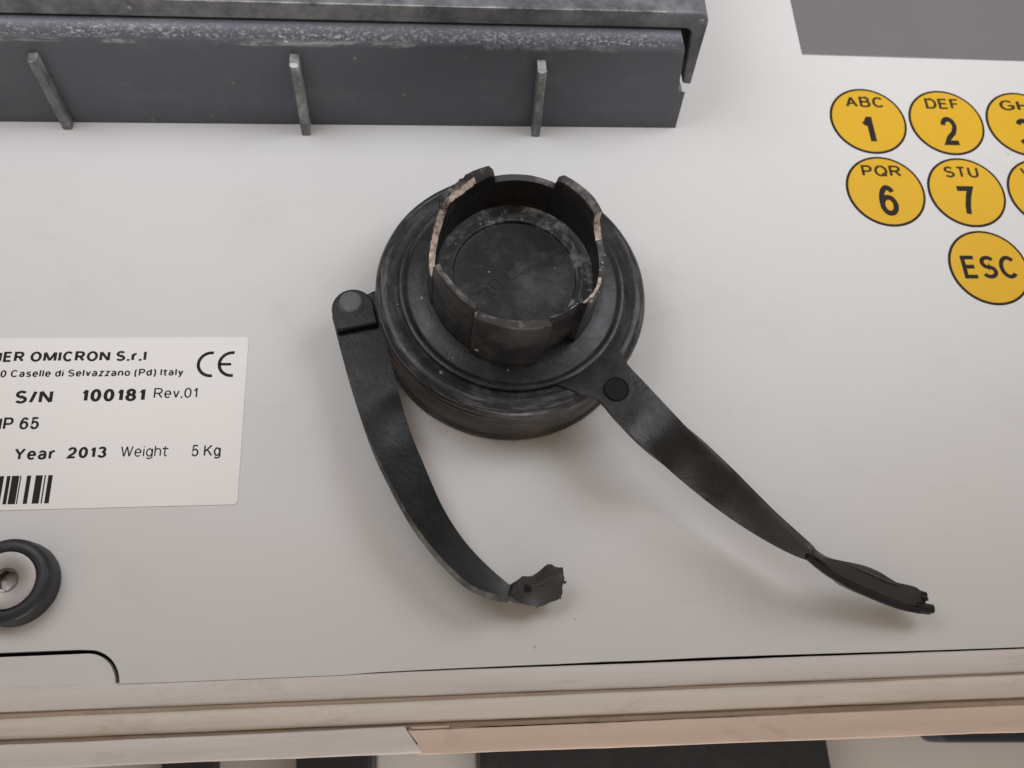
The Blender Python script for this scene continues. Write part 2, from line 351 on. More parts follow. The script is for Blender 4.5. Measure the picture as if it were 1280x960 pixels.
# glyph: width, strokes along the centre line; x runs 0..1 over the width, y 0..1 over the capital height
GL = {
 'A': (0.74, [[(0, -0.02), (0.5, 1)], [(0.5, 1), (1, -0.02)], [(0.17, 0.33), (0.83, 0.33)]]),
 'B': (0.66, [[(0, 0), (0, 1), (0.6, 1)]+_arc(0.6, 0.765, 0.34, 0.235, 90, -90, 8)+[(0, 0.53)], [(0.6, 0.53)]+_arc(0.62, 0.265, 0.38, 0.265, 90, -90, 8)+[(0, 0)]]),
 'C': (0.72, [_arc(0.52, 0.5, 0.52, 0.5, 42, 318, 24)]),
 'D': (0.70, [[(0, 0), (0, 1), (0.5, 1)]+_arc(0.5, 0.5, 0.5, 0.5, 90, -90, 16)+[(0, 0)]]),
 'E': (0.62, [[(1, 1), (0, 1), (0, 0), (1, 0)], [(0, 0.52), (0.9, 0.52)]]),
 'F': (0.58, [[(1, 1), (0, 1), (0, 0)], [(0, 0.52), (0.86, 0.52)]]),
 'G': (0.76, [_arc(0.52, 0.5, 0.52, 0.5, 44, 300, 22)+[(1, 0.18), (1, 0.46), (0.58, 0.46)]]),
 'H': (0.70, [[(0, 0), (0, 1)], [(1, 0), (1, 1)], [(0, 0.52), (1, 0.52)]]),
 'I': (0.14, [[(0.5, 0), (0.5, 1)]]),
 'K': (0.68, [[(0, 0), (0, 1)], [(0.96, 1), (0, 0.38)], [(0.34, 0.62), (1, 0)]]),
 'M': (0.92, [[(0, 0), (0, 1)], [(1, 0), (1, 1)], [(0.03, 1), (0.5, 0.04)], [(0.5, 0.04), (0.97, 1)]]),
 'N': (0.74, [[(0, 0), (0, 1)], [(1, 0), (1, 1)], [(0.02, 1), (0.98, 0)]]),
 'O': (0.78, [_full(0.5, 0.5, 0.5, 0.5)]),
 'P': (0.64, [[(0, 0), (0, 1), (0.6, 1)]+_arc(0.62, 0.73, 0.38, 0.27, 90, -90, 10)+[(0, 0.46)]]),
 'Q': (0.78, [_full(0.5, 0.5, 0.5, 0.5), [(0.6, 0.26), (1.0, -0.05)]]),
 'R': (0.70, [[(0, 0), (0, 1), (0.58, 1)]+_arc(0.60, 0.745, 0.36, 0.255, 90, -90, 10)+[(0, 0.49)], [(0.5, 0.49), (1, 0)]]),
 'S': (0.66, [_arc(0.5, 0.75, 0.46, 0.25, 28, 270, 16)+_arc(0.5, 0.25, 0.5, 0.25, 90, -155, 16)]),
 'T': (0.64, [[(0, 1), (1, 1)], [(0.5, 1), (0.5, 0)]]),
 'U': (0.68, [[(0, 1), (0, 0.36)]+_arc(0.5, 0.36, 0.5, 0.36, 180, 360, 16)+[(1, 1)]]),
 'V': (0.74, [[(0, 1.02), (0.5, 0)], [(0.5, 0), (1, 1.02)]]),
 'W': (1.00, [[(0, 1.02), (0.26, 0)], [(0.26, 0), (0.5, 1)], [(0.5, 1), (0.74, 0)], [(0.74, 0), (1, 1.02)]]),
 'X': (0.68, [[(0, 0), (1, 1)], [(0, 1), (1, 0)]]),
 'Y': (0.70, [[(0, 1), (0.5, 0.45), (1, 1)], [(0.5, 0.45), (0.5, 0)]]),
 '0': (0.58, [_full(0.5, 0.5, 0.5, 0.5)]),
 '1': (0.36, [[(0.08, 0.70), (0.55, 0.80), (0.94, 1.0)], [(0.94, 1.03), (0.94, 0)]]),
 '2': (0.58, [_arc(0.5, 0.72, 0.47, 0.28, 175, -25, 14)+[(0.75, 0.42), (0.25, 0.2), (0.02, 0.0), (1, 0)]]),
 '3': (0.58, [_arc(0.47, 0.76, 0.43, 0.24, 160, -90, 14), _arc(0.48, 0.26, 0.5, 0.26, 90, -165, 14)]),
 '5': (0.58, [[(0.92, 1), (0.2, 1), (0.06, 0.48)]+_arc(0.48, 0.32, 0.5, 0.32, 140, -165, 16)]),
 '6': (0.58, [_arc(0.55, 0.70, 0.42, 0.30, 25, 100, 6)+_arc(0.58, 0.38, 0.58, 0.62, 100, 178, 9)[1:], _full(0.5, 0.31, 0.5, 0.31)]),
 '7': (0.58, [[(0, 1), (1, 1), (0.72, 0.68), (0.5, 0.3), (0.42, 0)]]),
 '8': (0.58, [_full(0.5, 0.76, 0.42, 0.24), _full(0.5, 0.26, 0.5, 0.26)]),
 '/': (0.40, [[(0, 0), (1, 1)]]),
 '.': (0.14, [[(0.5, -0.1), (0.5, 0.12)]]),
 '(': (0.32, [_arc(1.0, 0.38, 1.0, 0.66, 110, 250, 10)]),
 ')': (0.32, [_arc(0.0, 0.38, 1.0, 0.66, 70, -70, 10)]),
 'a': (0.56, [_arc(0.46, 0.52, 0.44, 0.21, 160, 20, 8)+[(0.92, 0.5), (0.92, 0.06), (1, 0)], _arc(0.42, 0.2, 0.4, 0.2, 50, 330, 16)+[(0.9, 0.22)], [(0.9, 0.42), (0.45, 0.38)]]),
 'd': (0.56, [[(1, 0), (1, 1)], _full(0.48, XH/2, 0.48, XH/2)]),
 'e': (0.56, [[(0.04, 0.37), (0.98, 0.37)]+_arc(0.5, XH/2, 0.5, XH/2, 4, 318, 22)]),
 'g': (0.56, [_full(0.48, XH/2, 0.48, XH/2), [(1, XH), (1, 0.0)]+_arc(0.5, -0.05, 0.5, 0.2, 0, -150, 10)]),
 'h': (0.54, [[(0, 0), (0, 1)], [(0, 0.45)]+_arc(0.5, 0.47, 0.5, 0.26, 165, 0, 10)+[(1, 0)]]),
 'i': (0.14, [[(0.5, 0), (0.5, XH)], [(0.5, 0.92), (0.5, 1.0)]]),
 'l': (0.14, [[(0.5, 0), (0.5, 1)]]),
 'n': (0.54, [[(0, 0), (0, XH)], [(0, 0.45)]+_arc(0.5, 0.47, 0.5, 0.26, 165, 0, 10)+[(1, 0)]]),
 'o': (0.58, [_full(0.5, XH/2, 0.5, XH/2)]),
 'r': (0.42, [[(0, 0), (0, XH)], [(0, 0.42), (0.3, 0.64), (0.65, XH), (1.1, XH)]]),
 's': (0.50, [_arc(0.5, 0.55, 0.46, 0.18, 25, 270, 12)+_arc(0.5, 0.185, 0.48, 0.185, 90, -160, 12)]),
 't': (0.42, [[(0.42, 0.95), (0.42, 0.14), (0.6, 0.0), (1, 0.0)], [(-0.3, XH), (1.3, XH)]]),
 'v': (0.52, [[(0, XH), (0.5, 0)], [(0.5, 0), (1, XH)]]),
 'y': (0.54, [[(0, XH), (0.52, 0.02)], [(1, XH), (0.45, -0.16), (0.2, -0.26), (0.02, -0.24)]]),
 'z': (0.50, [[(0, XH), (1, XH), (0, 0), (1, 0)]]),
}
def stroke(pts, w, z, v, f):
    P = [Vector(p) for p in pts]; n = len(P); closed = (P[0]-P[-1]).length < 1e-6
    base = len(v)
    for i in range(n):
        a = P[i]-P[i-1] if i else (P[-1]-P[-2] if closed else P[1]-P[0])
        b = P[i+1]-P[i] if i < n-1 else (P[1]-P[0] if closed else P[-1]-P[-2])
        a = a.normalized(); b = b.normalized(); t = (a+b)
        t = t.normalized() if t.length > 1e-6 else a
        nn = Vector((-t.y, t.x)); k = w/2/max(0.45, nn.dot(Vector((-a.y, a.x))))
        v += [(*(P[i]+nn*k), z), (*(P[i]-nn*k), z)]
    for i in range(n-1): f.append((base+2*i+1, base+2*i+3, base+2*i+2, base+2*i))
def glyphs(txt, wt):                          # capital height 1, stroke weight wt
    v, f = [], []; x = 0.0; gap = 0.11; k = 0
    for ch in txt:
        if ch == ' ': x += 0.30; continue
        wd, st = GL[ch]; wd = max(wd, wt*1.02)
        for s_ in st:
            k += 1
            stroke([(x+wt/2+px*(wd-wt), wt/2+py*(1-wt)) for px, py in s_], wt, 0.004*(k % 3), v, f)
        x += wd+gap
    return v, f
def lettering(name, txt, xl, xr, yb, capht, z, mat, parent, wt=0.13):
    v, f = glyphs(txt, wt); x0, x1 = min(q[0] for q in v), max(q[0] for q in v); sx = (xr-xl)/(x1-x0)
    return build(name, [(xl+(q[0]-x0)*sx, yb+q[1]*capht, z+q[2]) for q in v], f, mat, parent, smooth=0, recalc=False)

# ================================================================== the setting
def lin(a, b, x): return a + (b-a)*(x+54)/146.0      # values measured at x = -54 and x = 92
edge_y = lambda x: lin(8.42, 7.30, x) + 0.0
# front panel with the notch at its lower left
poly = [(-190, 260), (-190, 13.75), (-56, 13.45)]
for k in range(13):
    a = math.radians(90-90*k/12); poly.append((-54.6+5.6*math.cos(a), 7.6+5.75*math.sin(a)))
poly += [(-49.0, edge_y(-49)-0.5), (-40, edge_y(-40)-0.52), (-14, edge_y(-14)-0.45), (-8, edge_y(-8)-0.2)]
for x, g_ in ((3, -0.06), (14, 0.0), (22, 0.02), (30, 0.10), (38, 0.06), (47, 0.16), (60, 0.14), (72, 0.05), (84, -0.03), (98, -0.1), (106, -0.12), (140, -0.1), (190, 0)): poly.append((x, edge_y(x)+g_))
poly += [(190, 260)]
v, f = prism(poly, -1.5, 0)
pan = build('front_panel', v, f, 'panel', smooth=0, bevel=0.12); pan['kind'] = 'structure'
# dark void under the gaps
v, f = boxmesh(-190, 190, 4, 260, -6, -3); o = build('panel_backing', v, f, 'gap', smooth=0); o['kind'] = 'structure'
# small plate inside the notch
poly = [(-190, 6.2), (-190, 13.05), (-56, 12.80)]
for k in range(13):
    a = math.radians(90-90*k/12); poly.append((-54.7+4.95*math.cos(a), 7.5+5.3*math.sin(a)))
poly += [(-49.75, 6.2)]
v, f = prism(poly, -2.2, -0.35)
o = build('corner_plate', v, f, 'panel', smooth=0, bevel=0.1)
tag(o, 'light grey plate with rounded corner set into the notch of the panel', 'plate')

# rim of the case: long strips side by side
rim = thing('case_rim', 'aged off-white case rim with long grooved strips along the panel edge', 'case rim', (14, 2, 0))
def strip(name, ya, yb, ztop, mat, x0=-190, x1=190, z0=-14, r=0.5, seed=0, wob=0.10, end_slant=None):
    # ya, yb: pairs (value at x=-54, at x=92); ya is the upper edge
    prof = [(0, z0), (0, ztop-r), (r*0.3, ztop-r*0.3), (r, ztop), (0.5, ztop+0.12), (-r, ztop), (-r*0.3, ztop-r*0.3), (1, ztop-r), (1, z0)]
    v, f = [], []; nx = 120; n = len(prof)
    for i in range(nx+1):
        xb = x0+(x1-x0)*i/nx
        for k, (q, z) in enumerate(prof):
            A, B = lin(*ya, xb), lin(*yb, xb)
            w = A-B
            if k in (0, 1): y = A
            elif k in (2, 3): y = A-q
            elif k == 4: y = (A+B)/2
            elif k in (5, 6): y = B-q
            else: y = B
            x = xb
            if end_slant and i == (0 if end_slant[0] == 'l' else nx): x = xb + end_slant[1]*(A-y)/w
            y += wob*noise.noise((xb*0.05, seed*7.3, k*0.3)) + wob*0.5*noise.noise((xb*0.33, seed*3.1, k*0.5))
            zz = z + (0.10*noise.noise((xb*0.12, seed*1.7+9, k*0.4)) if 0 < k < n-1 else 0)
            v.append((x, y, zz))
    for i in range(nx):
        for k in range(n):
            a, b = i*n+k, i*n+(k+1) % n; f.append((a, b, b+n, a+n))
    f += [tuple(range(n)), tuple(range(nx*n, nx*n+n))]
    return build(name, v, f, mat, rim, smooth=50)
strip('upper_strip', (8.15, 6.98), (4.30, 2.95), -0.1, 'rim1', seed=1, r=0.45)
strip('groove_floor', (4.35, 3.0), (3.2, 2.3), -0.75, 'groove', seed=2, r=0.15)
strip('middle_strip', (3.45, 2.55), (0.30, -1.20), -0.15, 'rim2', seed=3, r=0.6)
strip('groove_floor', (0.35, -1.1), (-0.45, -2.5), -1.3, 'groove', seed=4, r=0.15)
strip('lower_strip', (-0.35, -1.6), (-4.1, -6.2), -0.25, 'rim1', x0=-190, x1=-3.7, seed=5, r=0.35, end_slant=('r', 2.9))
strip('trim_strip', (-0.75, -2.40), (-4.15, -6.72), -0.6, 'rim3', x0=-3.2, x1=190, seed=6, r=0.3, end_slant=('l', 2.9))
strip('trim_tongue', (-0.2, -2.0), (-0.62, -2.3), -0.45, 'rim3', x0=-2.6, x1=3.6, seed=7, r=0.1, wob=0.02)

# what lies below the case
v, f = boxmesh(-400, 400, -300, 300, -112, -110); o = build('tabletop', v, f, 'table', smooth=0); o['kind'] = 'structure'
def slab(name, x0, x1, y0, y1, z0, z1, mat, label, cat, rz=0.0, r=2.0):
    pl = []
    for cx, cy, a0 in ((x1-r, y1-r, 0), (x0+r, y1-r, 90), (x0+r, y0+r, 180), (x1-r, y0+r, 270)):
        for k in range(5):
            a = math.radians(a0+22.5*k); pl.append((cx+r*math.cos(a), cy+r*math.sin(a)))
    mx, my = (x0+x1)/2, (y0+y1)/2; c, s = math.cos(rz), math.sin(rz)
    pl = [(mx+(x-mx)*c-(y-my)*s, my+(x-mx)*s+(y-my)*c) for x, y in pl]
    v, f = prism(pl, z0, z1); o = build(name, v, f, mat, smooth=0, bevel=0.8); tag(o, label, cat); return o
slab('dark_mat', 14.5, 111, -62, 60, -110, -99, 'darkcloth', 'wide dark grey mat lying under the case below the peach strip', 'mat', 0.01, 3)
slab('dark_pad', -69, -56, -50, 60, -110, -100, 'darkcloth', 'narrow black pad on the table under the case corner', 'pad', 0.0, 1.5)
slab('dark_block', -34, -15, -48, 60, -110, -98, 'darkcloth', 'black block between two pale cards under the case', 'block', -0.02, 1.5)
slab('white_card', -14, 13.5, -55, 60, -110, -106, 'paper', 'off-white card beside the wide dark grey mat', 'card', 0.0, 1.5)
slab('dark_tray', 146, 230, -15.0, 70, -110, -99, 'darkcloth', 'dark tray at the far right under the case edge', 'tray', -0.05, 3)

# ================================================================== charcoal cover at the panel's top
ang = math.radians(0.72)
cov = thing('hinged_cover', 'scuffed charcoal plastic cover with lid and three fins on the panel', 'cover', (56.05, 118.84, 0), rz=ang)
cov_m = cov.matrix_basis.copy()
def local_build(name, v, f, mats, parent, **kw):
    ca, sa = math.cos(ang), math.sin(ang)
    return build(name, [(56.05+x*ca-y*sa, 118.84+x*sa+y*ca, z) for x, y, z in v], f, mats, parent, **kw)
bpy.context.view_layer.update()
# front wall: profile swept along x, rounded at its upper edge
prof = [(0.0, 0.02), (0.25, 6), (0.45, 9.5), (0.5, 11.0), (0.52, 11.2), (0.75, 16), (0.95, 20), (1.0, 21.2)]
for k in range(1, 9):
    a = math.radians(90*k/8); prof.append((1.0+3.2*(1-math.cos(a)), 21.2+3.1*math.sin(a)))
prof += [(60, 24.35), (60, 0.02)]
nx = 150; v, f, fm = [], [], []; n = len(prof)
for i in range(nx+1):
    for k, (y, z) in enumerate(prof):
        xr = -0.12 - 0.085*z if z < 11.1 else -2.6 - 0.15*(z-11.2)
        if z > 22.2: xr -= 0.25*(z-22.2)**1.35
        x = -170 + (xr+170)*i/nx
        w = 0.05*noise.noise((x*0.2, k*0.7, 3)) if 7 < k < n-2 else 0
        v.append((x, y+w, z+w))
for i in range(nx):
    for k in range(n):
        a, b = i*n+k, i*n+(k+1) % n; f.append((a, b, b+n, a+n)); fm.append(0)
f += [tuple(range(n)), tuple(range(nx*n, nx*n+n))]; fm += [0, 0]
local_build('body', v, f, 'boxedge', cov, smooth=40)
# lid: top plate with a front lip, turned down at the right end
L0, L1, LY = 24.75, 28.3, 4.0
def lidpoly():
    p = [(-170, L0), (-5.2, L0)]
    for k in range(5):
        a = math.radians(90-90*k/4); p.append((-4.6+1.7*math.cos(a), L0-1.7+1.7*math.sin(a)))
    p += [(-2.2, 18.5), (-0.75, 9.5), (1.2, 9.2), (0.35, 18.5), (-0.15, 24.4)]
    for k in range(5):
        a = math.radians(90*k/4); p.append((-2.4+2.2*math.cos(a), L1-2.6+2.6*math.sin(a)))
    p += [(-170, L1)]
    return p
pl = lidpoly(); n = len(pl); v = []
for y0 in (LY, 75):
    v += [(x, y0 + 0.16*max(0, z-L0), z) for x, z in pl]
f = [tuple(range(n)), tuple(range(n, 2*n))]+[(i, (i+1) % n, n+(i+1) % n, n+i) for i in range(n)]
lid = local_build('lid', v, f, 'boxlid', cov, smooth=40, bevel=0.35)
# pale scratched bead along the lid's front edge
v, f = [], []; nx = 120; bead = [(0, 0.05), (0.16, 0.24), (0.42, 0.16), (0.5, -0.1), (0.1, -0.2)]; n = len(bead)
for i in range(nx+1):
    x = -170+161*i/nx; g = 0.55+0.55*noise.noise((x*0.11, 2, 5))
    for y, z in bead: v.append((x, LY+0.16*(L1-L0)+y*g-0.04, L1-0.06+z*g))
for i in range(nx):
    for k in range(n):
        a, b = i*n+k, i*n+(k+1) % n; f.append((a, b, b+n, a+n))
local_build('edge_bead', v, f, 'fin', lid, smooth=50)
# three upright fins
ca, sa = math.cos(-ang), math.sin(-ang)
def to_local(x, y): x -= 56.05; y -= 118.84; return x*ca-y*sa, x*sa+y*ca
for k, (bx, by, tx, zt, brk) in enumerate(((-71.3, 115.35, -70.75, 18.6, 0), (-23.7, 114.95, -23.45, 19.6, 1), (24.7, 115.75, 23.8, 19.0, 0))):
    (lx, ly), (ux, uy) = to_local(bx, by), to_local(tx, by)
    v, f = [], []; ns = 9; w = 0.93
    for i in range(ns):
        t = i/(ns-1); z = 0.05+zt*t; cx = lx+(ux-lx)*t; ww = w*(1-0.08*t)
        yf = ly + 0.5*t; j = 0.07*noise.noise((k*9, i*1.7, 0))
        for dx, dy in ((-ww, 0.25), (-ww+0.25, 0), (ww-0.25, 0), (ww, 0.25)):
            zz = z - (0.5*noise.noise((dx*2, k*5.0, 1)) if i == ns-1 else 0) - (0.9 if brk and i == ns-1 and dx > 0 else 0)
            v.append((cx+dx+j, yf+dy+j*0.6, zz))
        v += [(cx+ww, 1.6, z), (cx-ww, 1.6, z)]
    for i in range(ns-1):
        for q in range(6):
            a, b = i*6+q, i*6+(q+1) % 6; f.append((a, b, b+6, a+6))
    f += [tuple(range(6)), tuple(range((ns-1)*6, ns*6))]
    fin = local_build('fin', v, f, ['box', 'fin'], cov, smooth=40, fm=[(0 if q in (0, 4, 5) else 1) for i in range(ns-1) for q in range(6)]+[0, 1], bevel=0.08)
    # frayed burr at the fin's top
    bv, bf = [], []
    for q in range(7):
        a = 2*math.pi*q/7; bv.append((ux+(0.75+0.3*random.random())*math.cos(a), ly+0.95+(0.55+0.25*random.random())*math.sin(a), zt+0.02+0.15*random.random()))
    bv.append((ux, ly+0.9, zt+0.35)); bf = [(q, (q+1) % 7, 7) for q in range(7)]
    local_build('burr', bv, bf, 'chip' if brk else 'fin', fin, smooth=0)
# scraped chips beside the middle fin
for (x, z, r) in ((-21.0, 16.5, 0.75), (-22.6, 20.6, 0.35), (-24.6, 22.3, 0.55), (-23.9, 21.3, 0.5), (-25.4, 23.4, 0.4), (-22.1, 18.6, 0.22)):
    px, py = to_local(x, 118.1); y = 0.25+0.045*z
    bv = []
    for q in range(8):
        a = 2*math.pi*q/8; rr = r*(0.6+0.5*random.random()); bv.append((px+rr*math.cos(a)*1.1, y-0.02, z+0.6*rr*math.sin(a)-0.3*rr*math.cos(a)))
    bv.append((px, y-0.22*r-0.08, z)); bf = [(q, (q+1) % 8, 8) for q in range(8)]
    local_build('scrape_chip', bv, bf, 'chip', cov, smooth=0)

# ================================================================== display window
pl = [(88.9, 140.45), (190, 140.45), (190, 215), (88.9, 215)]
v, f = prism(pl, 0.02, 0.22)
o = build('display_window', v, f, 'screen', smooth=0, bevel=0.08)
tag(o, 'glossy dark grey display window set in the panel above the yellow keys', 'display')

# ================================================================== keys
def key(cx, cy, letters, digit, label, big=False):
    k = thing('keypad_button', label, 'button', (cx, cy, 0), 'yellow keys of the keypad')
    v, f = disc_cap([(9.02, 0.01), (9.0, 0.07), (8.93, 0.10), (8.0, 0.10)], (cx, cy), 72); build('outline', v, f, 'keyring', k, 30)
    v, f = disc_cap([(8.47, 0.06), (8.46, 0.125), (8.39, 0.14), (8.0, 0.14)], (cx, cy), 72); build('face', v, f, 'yellow', k, 30)
    if big:
        lettering('legend', letters, cx-6.1, cx+6.0, cy-2.75, 5.55, 0.152, 'keyink', k, 0.17)
    else:
        w = 4.55 if letters in ('ABC', 'PQR', 'GHI', 'VWX') else 4.05
        lettering('legend', letters, cx-w, cx+w, cy+3.72, 2.95, 0.152, 'keyletter', k, 0.165)
        wd = {'1': (-1.75, 0.85), '7': (-2.2, 1.9)}.get(digit, (-2.1, 2.1))
        lettering('numeral', digit, cx+wd[0], cx+wd[1], cy-6.35, 7.85, 0.152, 'keyink', k, 0.165)
P = 18.85
for i, (le, di) in enumerate((('ABC', '1'), ('DEF', '2'), ('GHI', '3'))):
    key(101.19+P*i, 121.85, le, di, f'round yellow key printed {le} and {di}')
for i, (le, di) in enumerate((('PQR', '6'), ('STU', '7'), ('VWX', '8'))):
    key(101.25+P*i, 103.05, le, di, f'round yellow key printed {le} and {di}')
key(120.3, 84.14, 'ESC', '', 'round yellow key printed ESC below the numbered keys', True)

# ================================================================== rating label
lab = thing('rating_label', 'pale sticker with black print, serial number, CE mark and barcode', 'label', (-54, 53, 0))
pl = []
x0, x1, y0, y1, r = -112.0, -32.5, 36.72, 68.85, 0.7
for cx, cy, a0 in ((x1-r, y1-r, 0), (x0+r, y1-r, 90), (x0+r, y0+r, 180), (x1-r, y0+r, 270)):
    for k in range(5):
        a = math.radians(a0+22.5*k); pl.append((cx+r*math.cos(a), cy+r*math.sin(a)))
v, f = prism(pl, 0.01, 0.14); build('sticker', v, f, 'label', lab, smooth=0, bevel=0.04)
ZT = 0.147
for nm, s, xl, xr, yb, h, bo in (
    ('company_line', 'IER OMICRON S.r.l', -76.4, -50.65, 64.08, 2.05, 0.20),
    ('address_line', '0 Caselle di Selvazzano (Pd) Italy', -75.6, -43.8, 61.1, 1.42, 0.17),
    ('serial_word', 'S/N', -72.35, -66.0, 56.02, 2.5, 0.19),
    ('serial_number', '100181', -61.0, -50.1, 56.2, 2.45, 0.20),
    ('revision', 'Rev.01', -48.6, -40.95, 56.7, 2.0, 0.125),
    ('protection_class', 'IP 65', -74.3, -67.6, 51.15, 2.3, 0.165),
    ('year_word', 'Year', -70.9, -64.2, 45.55, 2.2, 0.17),
    ('year_number', '2013', -62.25, -55.5, 45.67, 2.08, 0.19),
    ('weight_word', 'Weight', -53.15, -45.05, 45.72, 2.05, 0.11),
    ('weight_value', '5 Kg', -41.05, -36.0, 45.58, 2.15, 0.13)):
    lettering(nm, s, xl, xr, yb, h, ZT, 'ink', lab, bo)
def arc(name, cx, cy, r0, r1, a0, a1, parent, extra=None):
    v, f = [], []; n = 28
    for i in range(n+1):
        a = math.radians(a0+(a1-a0)*i/n)
        v += [(cx+r0*math.cos(a), cy+r0*math.sin(a), ZT), (cx+r1*math.cos(a), cy+r1*math.sin(a), ZT)]
    f = [(2*i, 2*i+1, 2*i+3, 2*i+2) for i in range(n)]
    if extra:
        k = len(v); v += [(x, y, ZT) for x, y in extra]; f.append(tuple(range(k, k+4)))
    return build(name, v, f, 'ink', parent, smooth=0, recalc=False)
ce = bpy.data.objects.new('ce_mark', None); COL.objects.link(ce); ce.empty_display_size = 0.002
ce.parent = lab; ce.matrix_parent_inverse = lab.matrix_basis.inverted()
arc('letter', -38.95, 63.3, 2.0, 2.6, 82, 278, ce)
arc('letter', -35.2, 63.3, 2.0, 2.6, 82, 278, ce, [(-37.4, 63.0), (-35.35, 63.0), (-35.35, 63.55), (-37.4, 63.55)])
bars = [(-72.9, -71.93), (-71.47, -70.87), (-70.65, -69.44), (-69.30, -69.10), (-68.2, -67.5), (-66.75, -65.6), (-65.3, -65.08), (-64.7, -63.95)]
xb = -73.4
while xb > -100:
    w = random.choice((0.22, 0.5, 0.7, 1.1)); bars.append((xb-w, xb)); xb -= w+random.choice((0.2, 0.45, 0.6))
for a, b in bars:
    build('barcode_bar', [(a, 37.75, ZT), (b, 37.75, ZT), (b, 42.75, ZT), (a, 42.75, ZT)], [(0, 1, 2, 3)], 'ink', lab, smooth=0, recalc=False)

# ================================================================== rubber foot with its screw
fc = (-67.1, 24.3)
ft = thing('rubber_foot', 'round black rubber foot with steel screw at the panel corner', 'rubber foot', (*fc, 0))
v, f = lathe([(6.92, 0.01), (6.95, 0.5), (6.9, 2.6), (6.8, 3.5), (6.62, 4.05), (6.3, 4.32), (5.6, 4.4), (5.1, 4.38), (4.85, 4.25), (4.72, 3.9), (4.7, 2.5)], fc, 96, wob=0.04)
build('rubber_body', v, f, 'foot', ft, 60)
sv = [(4.66, 3.5), (4.66, 4.02), (4.55, 4.14), (4.3, 4.16), (2.15, 4.16), (1.95, 4.08), (1.88, 3.9)]
v, f = lathe(sv, fc, 96)
screw = build('screw_head', v, f, 'steel', ft, 40)
hv, hf = [], []
for r, z in ((1.88, 3.9), (1.62, 3.8), (1.55, 2.2)):
    for i in range(48):
        a = 2*math.pi*i/48; q = math.cos(math.pi/6)/math.cos(((a+0.3) % (math.pi/3))-math.pi/6)
        rr = r if z == 3.9 else r*q*1.05
        hv.append((fc[0]+rr*math.cos(a), fc[1]+rr*math.sin(a), z))
for j in range(2):
    for i in range(48): hf.append((j*48+i, j*48+(i+1) % 48, (j+1)*48+(i+1) % 48, (j+1)*48+i))
hv.append((*fc, 2.0)); hf += [(96+i, 96+(i+1) % 48, 144) for i in range(48)]
build('hex_socket', hv, hf, 'socket', screw, 30)

# ================================================================== connector cap
C = (16.3, 72.35)
cap = thing('connector_cap', 'broken black plastic connector cap with jagged crown standing on the panel', 'connector cap', (C[0], C[1], 0))
v, f = lathe([(24.2, 0.02), (24.85, 0.25), (24.9, 0.9), (24.35, 1.35), (24.25, 2.2), (24.55, 2.6), (24.6, 6.5), (24.5, 10.2), (24.1, 10.7), (23.4, 10.9)], C, 160, wob=0.10)
build('base_ring', v, f, 'capbase', cap, 50)
v, f = lathe([(23.3, 10.75), (24.2, 11.05), (24.62, 11.5), (24.66, 12.1), (24.45, 12.75), (24.0, 13.4), (23.3, 13.85), (22.5, 13.95), (21.6, 13.72), (20.6, 13.45), (15, 13.4)], C, 160, wob=0.08)
build('flange', v, f, 'capdirty', cap, 60)
v, f = lathe([(20.35, 13.3), (20.42, 13.95), (20.3, 14.3), (19.95, 14.42), (19.5, 14.36), (19.2, 14.2), (18.7, 14.22), (17.4, 14.6), (15.9, 14.8), (13, 14.8)], C, 160, wob=0.05)
ring = build('strap_ring', v, f, 'cap', cap, 50)
# inside floor
v, f = lathe([(13.86, 18.95), (13.5, 18.6), (12.6, 18.35), (11.3, 18.3), (10.9, 18.15), (10.75, 17.7)], C, 128, wob=0.06)
fl = build('floor_ledge', v, f, 'floordust', cap, 50)
v, f = disc_cap([(10.85, 17.62), (10.3, 17.5), (8, 17.45), (4, 17.45)], C, 96)
fd = build('floor_disc', v, f, 'floor', cap, 40)
gv, gf = glyphs('2012', 0.15); w = max(q[0] for q in gv)
a = math.radians(40); cx, cy = C[0]-2.6, C[1]-0.9
gz = []
for q in gv:
    x, y = (q[0]/w-0.5)*9.0, (q[1]-0.5)*2.6; zq = q[2]*6
    gz.append((cx+x*math.cos(a)-y*math.sin(a), cy+x*math.sin(a)+y*math.cos(a), 17.55+zq))
eb = build('embossed_date', gz, gf, 'floor', fd, smooth=0, recalc=False)
md = eb.modifiers.new('thick', 'SOLIDIFY'); md.thickness = 0.0003; md.offset = -1
